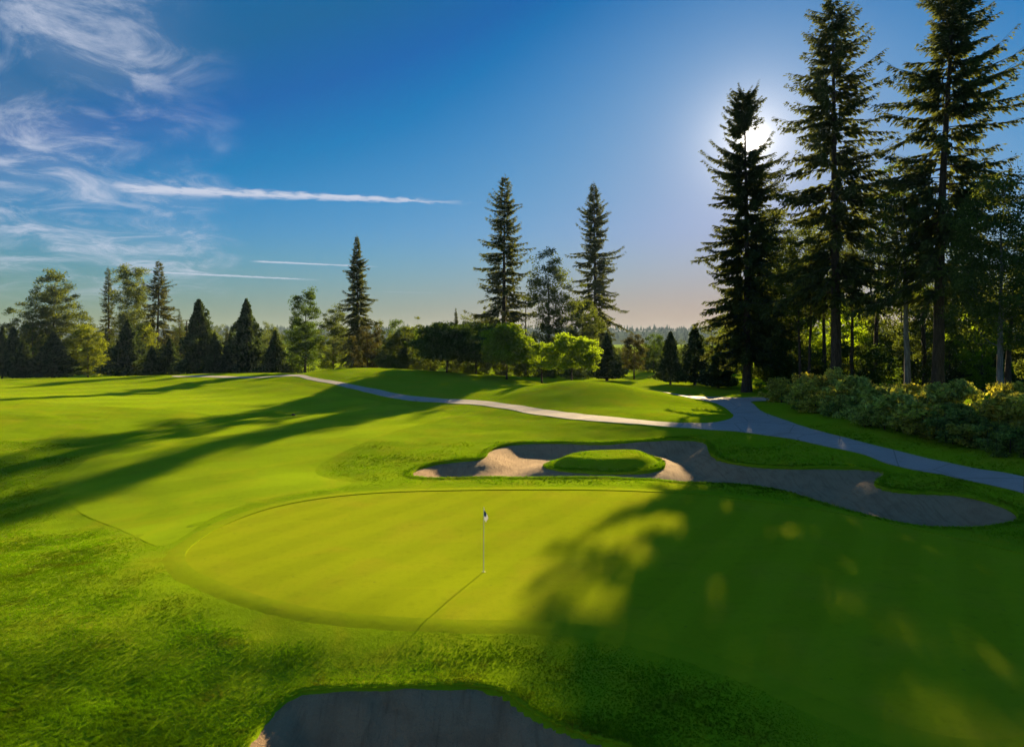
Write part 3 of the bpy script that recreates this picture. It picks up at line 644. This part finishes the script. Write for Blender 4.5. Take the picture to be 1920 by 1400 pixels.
# ------------------------------------------------------------------ trees
def fir_parts(Ht, R, clear=.15, seed=1, dens=1.0, droop=.34, gap=None, lean=None, pw=.86, wide=1.0):
    rng = np.random.default_rng(seed); T = Tubes()
    r0 = .0125 * Ht + .03; tz = np.linspace(-.3, Ht, 14); tt = np.clip(tz / Ht, 0, 1)
    ln0 = rng.normal(0, .010, 2) * Ht if lean is None else np.array(lean); wob = np.cumsum(rng.normal(0, .03, (14, 2)), 0)
    axis = np.c_[ln0[0] * tt ** 2 + wob[:, 0], ln0[1] * tt ** 2 + wob[:, 1]]
    rad = r0 * (1 - tt) ** .9 + .012; rad[0] *= 1.5; rad[1] *= 1.02
    T.add(np.c_[axis, tz], rad, 9)
    cx = lambda z: np.array([np.interp(z, tz, axis[:, 0]), np.interp(z, tz, axis[:, 1])])
    C, A, Wd = [], [], []; z = Ht * clear; phase = rng.uniform(0, 6.28); up = np.array([0, 0, 1.])
    sp0 = np.clip(R * .115, .22, .60)
    while z < Ht * .99:
        t = (z - Ht * clear) / (Ht * (1 - clear))
        prof = ((1 - t) ** pw * (.70 + .30 * min(1, t / .22)) + .012) * (1 + .16 * math.sin(t * 23 + seed) + .10 * math.sin(t * 51 + seed * 2))
        sp = sp0 * (.42 + .58 * (1 - t) ** .7)
        nb = int(rng.integers(4, 7)) if t < .92 else 4
        phase += rng.uniform(.5, 1.4)
        for b in range(nb):
            if rng.random() < .12: continue
            az = phase + b * 6.283 / nb + rng.normal(0, .35)
            L = R * 1.22 * wide * prof * np.clip(rng.lognormal(-.12, .30), .4, 1.32)
            zb = z + rng.normal(0, .22) * sp * 2
            d = np.array([math.cos(az), math.sin(az), 0.]); sd = np.array([-d[1], d[0], 0.])
            slope = .75 * t ** 1.5 - .12 + rng.normal(0, .11); dr = droop * (1.05 - .75 * t) * rng.uniform(.6, 1.5); tip = .26 * rng.uniform(.1, 1.3)
            o = np.r_[cx(zb), zb]
            cur = lambda s: o + d * (L * s)[:, None] + up * (L * (slope * s - dr * s ** 1.5 + tip * s ** 4))[:, None]
            ss = np.linspace(0, 1, 5); T.add(cur(ss), (.006 + .009 * L) * (1 - ss * .85), 3)
            n = max(5, int(L / sp * 3.6 * dens)); s = np.sort(rng.uniform(.06 + .10 * (1 - t), 1.0, n)); p = cur(s)
            side = np.where(np.arange(n) % 2 == 0, 1., -1.)
            for rep in range(4):
                ln = sp * (1.7 - 1.0 * s) * rng.uniform(.6, 1.35, n)
                out = rng.uniform(.25, 1.0, n); sw = rng.uniform(.3, 1.1, n) * side * (1, -.7, .5, -.4)[rep]; dn = -rng.uniform(.0, .8, n) * (1.2 - t * .9) * (1, 1, 1.6, 1.6)[rep]
                a = unit(d * out[:, None] + sd * sw[:, None] + up * dn[:, None]) * ln[:, None]
                w = unit(np.cross(a, rng.normal(0, 1, (n, 3)))) * (ln * rng.uniform(.20, .40, n))[:, None]
                base = p if rep < 2 else p + a * rng.uniform(.3, .8, n)[:, None] + rng.normal(0, .15, (n, 3)) * sp
                C.append(base + a * .45); A.append(a); Wd.append(w)
        z += np.clip(R * .165 * (1 - .62 * t), .16, .95) / (.55 + .45 * dens) * rng.uniform(.75, 1.3)
    n = 16; zt = Ht - rng.uniform(-.004, .05, n) * Ht; a = unit(np.c_[rng.normal(0, .45, (n, 2)), rng.uniform(.3, 1.2, n)]) * sp0 * .6
    C.append(np.c_[np.array([cx(q) for q in zt]), zt] + a * .4); A.append(a); Wd.append(unit(np.cross(a, rng.normal(0, 1, (n, 3)))) * sp0 * .16)
    C, A, Wd = map(np.concatenate, (C, A, Wd))
    if gap is not None:
        g0, gd, gr = gap; rel = C - g0; off = rel - (rel @ gd)[:, None] * gd
        k = np.linalg.norm(off, axis=1) > gr * (1 + .45 * vnoise(C[:, 0] * 2 + C[:, 2], C[:, 2] * 1.6, 1.0, 9))
        C, A, Wd = C[k], A[k], Wd[k]
    return T, diamonds(C, A, Wd)

def crown_width(u, shape):
    if shape == 'cone': return np.where(u < .3, .72 + .28 * u / .3, (1 - (u - .3) / .7) ** .8 * .85 + .15)
    if shape == 'fan': return .35 + .65 * np.clip(u / .8, 0, 1) ** .8 * np.sqrt(np.clip(1.15 - u, 0, 1)) * 1.2
    if shape == 'oval': return np.sqrt(np.clip(1 - ((u - .42) / .62) ** 2, .02, 1))
    if shape == 'flat': return np.sqrt(np.clip(1 - ((u - .40) / .66) ** 2, .04, 1))
    return np.sqrt(np.clip(1 - ((u - .38) / .66) ** 2, .03, 1))
def broad_parts(Ht, R, zlow=.2, seed=1, ncl=100, shape='round', per=105, stems=1, lean=0.0, leaf=None):
    rng = np.random.default_rng(seed); T = Tubes()
    u = rng.uniform(0, 1, ncl * 3); wd = crown_width(u, shape)
    u = u[rng.random(len(u)) < wd ** 1.2][:ncl]; n = len(u); wd = crown_width(u, shape)
    az = rng.uniform(0, 6.283, n); fr = np.sqrt(rng.uniform(.06, 1, n)) * rng.uniform(.8, 1.12, n)
    lob = 1 + .22 * np.sin(az * 2 + seed) + .15 * np.sin(az * 3 + u * 7 + seed * 2)
    rr = R * wd * fr * lob * .9
    cz = Ht * (zlow + (1 - zlow) * u * .97)
    c = np.stack([rr * np.cos(az) + lean * cz, rr * np.sin(az), cz], 1)
    crad = np.clip(R * .225, .35, 1.4) * rng.uniform(.65, 1.3, n)
    r0 = .012 * Ht + .05
    nodes = []; nrad = []
    for st in range(stems):
        ox = (st - (stems - 1) / 2) * .8
        top = Ht * (.80 if shape != 'fan' else .45); k = 9; tz = np.linspace(-.25, top, k); wob = np.cumsum(rng.normal(0, .05 + .006 * Ht, (k, 2)) * .35, 0)
        wob[:2] = 0
        ax = np.c_[ox + lean * tz + wob[:, 0] + ox * .04 * tz, wob[:, 1], tz]; rd = r0 * (1 - .85 * np.clip(tz / top, 0, 1)) / math.sqrt(stems); rd[0] *= 1.5
        T.add(ax, rd, 8)
        for q in range(2, k): nodes.append(ax[q]); nrad.append(rd[q])
    order = np.argsort(np.linalg.norm(c[:, :2], axis=1) + .3 * np.abs(c[:, 2] - Ht * .5)); nodes = [np.array(q) for q in nodes]
    for i in order:
        p = c[i]; P = np.array(nodes); d = np.linalg.norm(P - p, axis=1) + 1.4 * np.maximum(0, P[:, 2] - p[2] + .15 * Ht * .3)
        j = int(np.argmin(d)); a = P[j]; mid = a * .5 + p * .5 + np.array([0, 0, -.05]) * np.linalg.norm(p - a) + rng.normal(0, .05, 3) * np.linalg.norm(p - a)
        ra = min(nrad[j] * .7, .02 + .02 * np.linalg.norm(p - a))
        T.add([a, mid, p], [ra, ra * .7, ra * .3 + .008], 4)
        nodes += [mid, p]; nrad += [ra * .7, ra * .45 + .008]
    m = n * per; ci = np.repeat(np.arange(n), per)
    off = unit(rng.normal(0, 1, (m, 3))) * (rng.uniform(0, 1, m) ** .5)[:, None] * crad[ci][:, None] * np.array([1.1, 1.1, .72 if shape != 'flat' else .5])
    lf = leaf or np.clip(R * .07, .16, .40)
    a = unit(rng.normal(0, 1, (m, 3)) + np.array([0, 0, -.25])) * (lf * rng.uniform(.6, 1.4, m))[:, None]
    w = unit(np.cross(a, rng.normal(0, 1, (m, 3)))) * (lf * rng.uniform(.4, .75, m))[:, None]
    return T, diamonds(c[ci] + off, a, w)
def cedar_parts(seed):
    """unit cedar: 10 m tall, 2.5 m radius"""
    rng = np.random.default_rng(seed); T = Tubes(); Ht, R = 10., 2.5
    T.add([(0, 0, -.3), (0, 0, .2), (.02, 0, 3), (0, .02, 8), (0, 0, 9.7)], [.30, .22, .16, .06, .02], 8)
    n = 11000; u = rng.uniform(0, 1, n * 2); wd = (1 - u) ** (.72 + .16 * (seed % 3)) * np.clip((u + .02) / .10, 0, 1) ** .5
    u = u[rng.random(n * 2) < wd * .9 + .06][:n]; n = len(u); wd = (1 - u) ** (.72 + .16 * (seed % 3)) * np.clip((u + .02) / .10, 0, 1) ** .5
    az = rng.uniform(0, 6.283, n); ph = rng.uniform(0, 6, 6)
    lob = 1 + .12 * np.sin(az * 3 + ph[0] + u * 4) + .12 * np.sin(az * 5 + ph[1] - u * 9) + .16 * np.sin(u * 34 + az * 4 + ph[2]) + .10 * np.sin(u * 63 - az * 7 + ph[3]) + .10 * np.sin(u * 21 + ph[4])
    lob = lob * (1 + .30 * vnoise(az * 1.6, u * 9, 1.0, seed) + .22 * vnoise(az * 3.2, u * 20, 1.0, seed + 9))
    rr = R * wd * lob * (1 - .55 * rng.uniform(0, 1, n) ** 2.2)
    out = np.stack([np.cos(az), np.sin(az), np.zeros(n)], 1)
    c = out * rr[:, None] + np.c_[np.zeros((n, 2)), .55 + u * (Ht - .6)]
    ln = rng.uniform(.22, .55, n)
    a = unit(out * rng.uniform(.2, 1., n)[:, None] + np.c_[np.zeros((n, 2)), rng.uniform(-.3, 1.0, n)] + rng.normal(0, .35, (n, 3))) * ln[:, None]
    w = unit(np.cross(a, rng.normal(0, 1, (n, 3)))) * (ln * rng.uniform(.3, .55, n))[:, None]
    return T, diamonds(c, a, w)

def place_tree(name, x, y, trunk_me, crown_me, label, cat, group=None, rz=0.0, scale=(1, 1, 1)):
    r = empty(name, (x, y, float(H(np.array([x]), np.array([y]))[0]) - .05)); r.rotation_euler[2] = rz; r.scale = scale
    tag(r, label, cat, group)
    link('trunk', trunk_me, r); link('crown', crown_me, r)
    return r
def build_trees():
    for name, kind, x, y, h, rad, opt, label, group in TREES:
        opt = dict(opt); col = opt.pop('col', None); bark = M['bark_pale' if opt.pop('bark', '') == 'pale' else 'bark']
        if kind == 'fir':
            if opt.pop('lit', 0):
                zb = float(H(np.array([x]), np.array([y]))[0])
                d = np.array(SUN_DIR); p0 = np.array([0, 0, 7.8]) + d * (y / d[1]) - np.array([x, y, zb])
                opt['gap'] = (p0, d, 1.9); opt['lean'] = (-.5, 0)
            T, q = fir_parts(h, rad, **opt); mt = M['needle_olive'] if col == 'olive' else M['needle']
        else:
            T, q = broad_parts(h, rad, **opt); mt = M[col or 'mid']
        place_tree(name, x, y, T.mesh('trunk', bark), quads('crown', q, mt), label, 'tree', group)
    forms = []
    for s in range(8):
        T, q = cedar_parts(s + 1); forms.append((T.mesh('trunk', M['bark']), quads('crown', q, M['cedar'])))
    for k, (x, y, h, r, v, label) in enumerate(CEDARS):
        place_tree('cedar_tree', x, y, forms[(v + 4 * (k % 2))][0], forms[(v + 4 * (k % 2))][1], label, 'tree', 'pointed cedars', k * 1.7, (r / 2.5, r / 2.5, h / 10.))
    # belt of trees beyond the course
    belt = []
    for s, (h, r, col) in enumerate(((11, 4.5, 'mid'), (13, 4.0, 'dark'), (12, 5, 'dark'))):
        T, q = broad_parts(h, r, .04, 200 + s, 90, 'round', 80); belt.append((T.mesh('trunk', M['bark']), quads('crown', q, M[col])))
    belt.append(forms[0]); belt.append(forms[2])
    R = random.Random(8); n = 0
    for i in range(120):
        yy = R.uniform(170, 300); xx = (i / 119 * 1.7 - .85) * yy + R.uniform(-4, 4)
        b = R.choice([0, 0, 1, 1, 2, 3, 4]); s = R.uniform(.75, 1.15) * (.55 if .13 < xx / yy < .30 else 1)
        place_tree('distant_tree', xx, yy, belt[b][0], belt[b][1], 'distant bushy tree in the belt beyond the golf course' if b < 3 else 'distant conical cedar in the belt beyond the golf course', 'tree', 'far belt of trees' if b < 3 else 'far belt of cedars', R.uniform(0, 6), (s, s, s * R.uniform(.9, 1.15)))
build_trees()
def build_thicket():
    var = []
    for s in range(3):
        T, q = broad_parts(6.5, 3.6, .02, 240 + s, 90, 'round', 90); var.append((T.mesh('trunk', M['bark']), quads('crown', q, M['dark' if s else 'mid'])))
    R = random.Random(31)
    for i in range(20):
        y = R.uniform(104, 140); x = (.40 + .42 * i / 25) * y + R.uniform(-2, 2); s = R.uniform(.7, 1.15); v = R.randrange(3)
        place_tree('understory_tree', x, y, var[v][0], var[v][1], 'low dark bushy tree in the understory behind the fir trunks', 'tree', 'understory trees of the wood', R.uniform(0, 6), (s, s, s * R.uniform(.8, 1.15)))
    for i in range(9):                                   # leafy fill between the trunks
        y = R.uniform(74, 94); x = (.40 + .36 * i / 8) * y + R.uniform(-1.5, 1.5); s = R.uniform(.75, 1.1); v = i % 3
        place_tree('understory_tree', x, y, var[v][0], var[v][1], 'leafy young tree filling the space between the fir trunks', 'tree', 'young trees between the firs', R.uniform(0, 6), (s, s, s * R.uniform(.9, 1.3)))
    for i in range(13):                                  # dark hedge that closes the view behind the maples
        y = R.uniform(114, 122); x = -22 + i * 2.9 + R.uniform(-.6, .6); s = R.uniform(.55, .8); v = 1 + i % 2
        place_tree('hedge_bush', x, y, var[v][0], var[v][1], 'dark dense bush of the hedge behind the maples', 'bush', 'hedge behind the maples', R.uniform(0, 6), (s, s, s))
    for i in range(12):
        y = R.uniform(132, 160); x = (.13 + .19 * i / 11) * y; s = R.uniform(.6, .95); v = i % 3
        place_tree('lawn_tree', x, y, var[v][0], var[v][1], 'low rounded tree lining the far side of the back lawn', 'tree', 'trees lining the back lawn', R.uniform(0, 6), (s, s, s))
build_thicket()
# ------------------------------------------------------------------ shrubs beside the path
def build_shrubs():
    var = []
    for s in range(6):
        T, q = broad_parts(2.2 + .2 * (s % 3), 1.7, .05, 300 + s, 44 + 6 * (s % 3), ('round', 'oval', 'fan')[s % 3], 52, stems=3, leaf=(.22, .30, .26)[s % 3])
        var.append((T.mesh('stems', M['bark']), quads('foliage', q, M[('shrub', 'shrub_yellow', 'shrub', 'shrub_dark', 'shrub', 'shrub_yellow')[s]])))
    R = random.Random(21)
    line = [(28.8, 73), (27.0, 66.5), (25.8, 60), (25.2, 54), (25.2, 48.5), (25.9, 44), (27.0, 40.5), (28.0, 37.2), (29.2, 34), (30.5, 31)]
    P = np.array(line)
    for row, dx in enumerate((0.0, 2.0, 4.2)):
        t = 0.15 * row
        while t < len(P) - 1:
            i = int(t); p = P[i] + (P[i + 1] - P[i]) * (t - i)
            x, y = p[0] + dx + R.uniform(-.4, .4), p[1] + R.uniform(-.5, .5)
            st, fo = var[R.randrange(6)]; s = R.uniform(.8, 1.15)
            o = empty('shrub', (x, y, float(H(np.array([x]), np.array([y]))[0]) - .05)); o.rotation_euler[2] = R.uniform(0, 6); hz = s * R.uniform(.65, 1.35) * (.72 + .14 * row); o.scale = (s, s, hz)
            tag(o, ('backlit leafy shrub in the front rank along the cart path', 'backlit leafy shrub in the middle rank of the bank', 'backlit leafy shrub in the rear rank under the firs')[row], 'shrub', ('front rank of shrubs', 'middle rank of shrubs', 'rear rank of shrubs')[row])
            link('stems', st, o); link('foliage', fo, o)
            t += R.uniform(.36, .5)
build_shrubs()

# ------------------------------------------------------------------ flagstick
def build_flag():
    x, y = -.96, 23.1; z = float(H(np.array([x]), np.array([y]))[0]) + .006
    r = tag(empty('flagstick', (x, y, z)), 'thin white flagstick with limp white and blue flag on the green', 'flag')
    T = Tubes(); T.add([(0, 0, -.02), (0, 0, .9), (.004, 0, 1.6), (.006, 0, 2.2)], [.014, .014, .012, .010], 8)
    link('pole', T.mesh('pole', plain('pole_paint', (.72, .72, .62), .4)), r)
    T = Tubes(); T.add([(0, 0, -.02), (0, 0, .004), (0, 0, .0045)], [.056, .056, .048], 16)
    link('cup', T.mesh('cup', plain('cup_rim', (.75, .75, .72), .5)), r)
    m, g = mat_new('flag_cloth'); oc = g.n('ShaderNodeTexCoord').outputs['Object']
    sp = g.n('ShaderNodeSeparateXYZ'); g.put(sp.inputs[0], oc)
    e = g.m('POWER', g.m('DIVIDE', g.m('SUBTRACT', sp.outputs[2], 1.96), .11), 2.0)
    e2 = g.m('POWER', g.m('DIVIDE', g.m('SUBTRACT', sp.outputs[0], .05), .04), 2.0)
    blue = g.mr(g.m('ADD', e, e2), 1.1, .8)
    col = g.mix(blue, (.72, .74, .78), (.05, .10, .25))
    d = g.n('ShaderNodeBsdfDiffuse'); g.put(d.inputs[0], col); t = g.n('ShaderNodeBsdfTranslucent'); g.put(t.inputs[0], col)
    mx = g.n('ShaderNodeMixShader'); mx.inputs[0].default_value = .35; g.put(mx.inputs[1], d.outputs[0]); g.put(mx.inputs[2], t.outputs[0])
    o = g.n('ShaderNodeOutputMaterial'); g.put(o.inputs[0], mx.outputs[0])
    # cloth hanging in folds from the top of the pole
    nu, nv = 13, 14; V = []
    for side in (0, 1):
        for j in range(nv):
            v = j / (nv - 1)
            for i in range(nu):
                u = i / (nu - 1)
                wid = .15 * (math.sin(min(1, v * 1.35 + .18) * math.pi * .5)) * (1 - .55 * max(0, v - .62) / .38)
                xx = .008 + u * wid; yy = .028 * math.sin(u * 9 + v * 1.5) * u + .004 * side
                zz = 2.18 - .40 * v - .16 * u * (1 - .3 * v)
                V.append((xx, yy, zz))
    n0 = nu * nv; F = []
    for j in range(nv - 1):
        for i in range(nu - 1):
            a = j * nu + i; F.append((a, a + 1, a + nu + 1, a + nu)); F.append((n0 + a, n0 + a + nu, n0 + a + nu + 1, n0 + a + 1))
    ring = [i for i in range(nu)] + [j * nu + nu - 1 for j in range(1, nv)] + [(nv - 1) * nu + i for i in range(nu - 2, -1, -1)] + [j * nu for j in range(nv - 2, 0, -1)]
    for a, b in zip(ring, ring[1:] + ring[:1]): F.append((b, a, n0 + a, n0 + b))
    link('flag', mesh_poly('flag', np.array(V), np.array(F), m, True), r)
build_flag()

# ------------------------------------------------------------------ small things
def build_small():
    # dark lump on the fairway
    x, y = -21.3, 66.5; rng = np.random.default_rng(4); T = Tubes()
    k = 9; zs = np.array([-.05, 0, .06, .12, .17, .19]); rr = np.array([.13, .15, .16, .13, .08, .015])
    th = np.arange(k) * 6.283 / k
    V = np.concatenate([np.c_[r * np.cos(th) * rng.uniform(.8, 1.15, k) * 1.3, r * np.sin(th) * rng.uniform(.8, 1.15, k), np.full(k, z) + rng.normal(0, .012, k)] for z, r in zip(zs, rr)])
    i = np.arange(5)[:, None] * k; j = np.arange(k)[None]; F = np.stack([i + j, i + (j + 1) % k, i + k + (j + 1) % k, i + k + j], -1).reshape(-1, 4)
    o = link('stone', mesh_poly('stone', V, F, plain('dark_stone', (.05, .045, .035), .9, .1), True), None, (x, y, float(relief(np.array([x]), np.array([y]))[0])))
    tag(o, 'small dark stone lying on the sunlit fairway', 'stone')
    # utility pole behind the cedars
    x, y = -81.5, 171.; z = float(H(np.array([x]), np.array([y]))[0])
    r = tag(empty('utility_pole', (x, y, z)), 'plain dark wooden utility pole rising between the cedars', 'pole')
    wood = plain('pole_wood', (.07, .055, .045), .9, .1)
    T = Tubes(); T.add([(0, 0, -.4), (0, 0, 6), (0, 0, 13.4)], [.19, .17, .13], 10); T.add([(0, 0, 13.4), (0, 0, 13.41)], [.13, .01], 10)
    link('post', T.mesh('post', wood), r)
    T = Tubes(); T.add([(-.75, -.16, 12.7), (.75, -.16, 12.7)], [.07, .07], 4); link('crossarm', T.mesh('crossarm', wood), r)
    ins = plain('insulator_glaze', (.18, .16, .15), .3)
    for q in (-.65, .65):
        T = Tubes(); T.add([(q, -.16, 12.75), (q, -.16, 12.85), (q, -.16, 12.86), (q, -.16, 12.95)], [.03, .06, .05, .02], 8); link('insulator', T.mesh('insulator', ins), r)
build_small()

# ------------------------------------------------------------------ far hill and its forest, seen through the evening haze
def build_hill():
    xs = np.linspace(-3000, 3000, 160); ys = np.linspace(1500, 3200, 36)
    Y, X = np.meshgrid(ys, xs, indexing='ij')
    prof = sstep(1500, 2300, Y)
    Z = prof * (42 + 7 * vnoise(X, Y * .2, 520, 3) + 3 * vnoise(X, Y, 160, 4)) - 1
    V = np.stack([X, Y, Z], -1).reshape(-1, 3); n, m = X.shape
    i = (np.arange(n - 1)[:, None] * m + np.arange(m - 1)[None]).ravel(); F = np.stack([i, i + 1, i + m + 1, i + m], 1)
    mm, g = mat_new('hill_forest'); p = pos(g)
    finish(g, g.mix(g.mr(g.noise(p, .02, 5, .7), .35, .65), (.025, .040, .022), (.05, .07, .035)), 1, 0)
    tag(link('hill', mesh_poly('hill', V, F, mm, True)), 'long blue wooded hill on the horizon', 'hill', kind='structure')
    rng = np.random.default_rng(6); n = 5200
    x = rng.uniform(-2400, 2400, n); y = rng.uniform(1650, 2500, n)
    z = sstep(1500, 2300, y) * (42 + 7 * vnoise(x, y * .2, 520, 3) + 3 * vnoise(x, y, 160, 4)) - 1
    h = rng.gamma(6, 1.6, n) + 3 + 4 * np.maximum(0, vnoise(x, y, 90, 7)); r = h * rng.uniform(.16, .3, n)
    k = 6; th = np.arange(k) * 6.283 / k
    ring = np.stack([x[:, None] + r[:, None] * np.cos(th), y[:, None] + r[:, None] * np.sin(th), np.repeat(z[:, None] + h[:, None] * .15, k, 1)], -1)
    mid = np.stack([x[:, None] + .62 * r[:, None] * np.cos(th + .4), y[:, None] + .62 * r[:, None] * np.sin(th + .4), np.repeat(z[:, None] + h[:, None] * .5, k, 1)], -1)
    tip = np.stack([x, y, z + h], -1)[:, None]
    V = np.concatenate([ring, mid, tip], 1).reshape(-1, 3); b = (np.arange(n) * (2 * k + 1))[:, None]; j = np.arange(k)[None]; j2 = (j + 1) % k
    F = np.concatenate([np.stack([b + j, b + j2, b + k + j2], -1).reshape(-1, 3), np.stack([b + j, b + k + j2, b + k + j], -1).reshape(-1, 3), np.stack([b + k + j, b + k + j2, b + 2 * k + 0 * j], -1).reshape(-1, 3)])
    tag(link('hill_forest', mesh_poly('hill_forest', V, F, mm)), 'far-off conifer forest covering the blue hill', 'forest', kind='stuff')
build_hill()
def build_haze():
    x0, x1, y0, y1, z0, z1 = -9200, 9200, -60, 9200, -4, 95
    V = np.array([(x, y, z) for z in (z0, z1) for y in (y0, y1) for x in (x0, x1)], float)
    F = np.array([(0, 2, 3, 1), (4, 5, 7, 6), (0, 1, 5, 4), (2, 6, 7, 3), (0, 4, 6, 2), (1, 3, 7, 5)])
    m = bpy.data.materials.new('evening_haze'); m.use_nodes = True; g = NT(m.node_tree)
    v = g.n('ShaderNodeVolumePrincipled'); v.inputs['Color'].default_value = HAZE_COL + (1,); v.inputs['Density'].default_value = HAZE_DENSITY; v.inputs['Anisotropy'].default_value = HAZE_G
    o = g.n('ShaderNodeOutputMaterial'); g.put(o.inputs['Volume'], v.outputs[0])
    m.cycles.homogeneous_volume = True
    tag(link('haze', mesh_poly('haze', V, F, m)), 'thin pale evening haze over the golf course', 'haze', kind='stuff')
HAZE_COL = (.45, .68, 1.0); HAZE_DENSITY = .00007; HAZE_G = .1
build_haze()
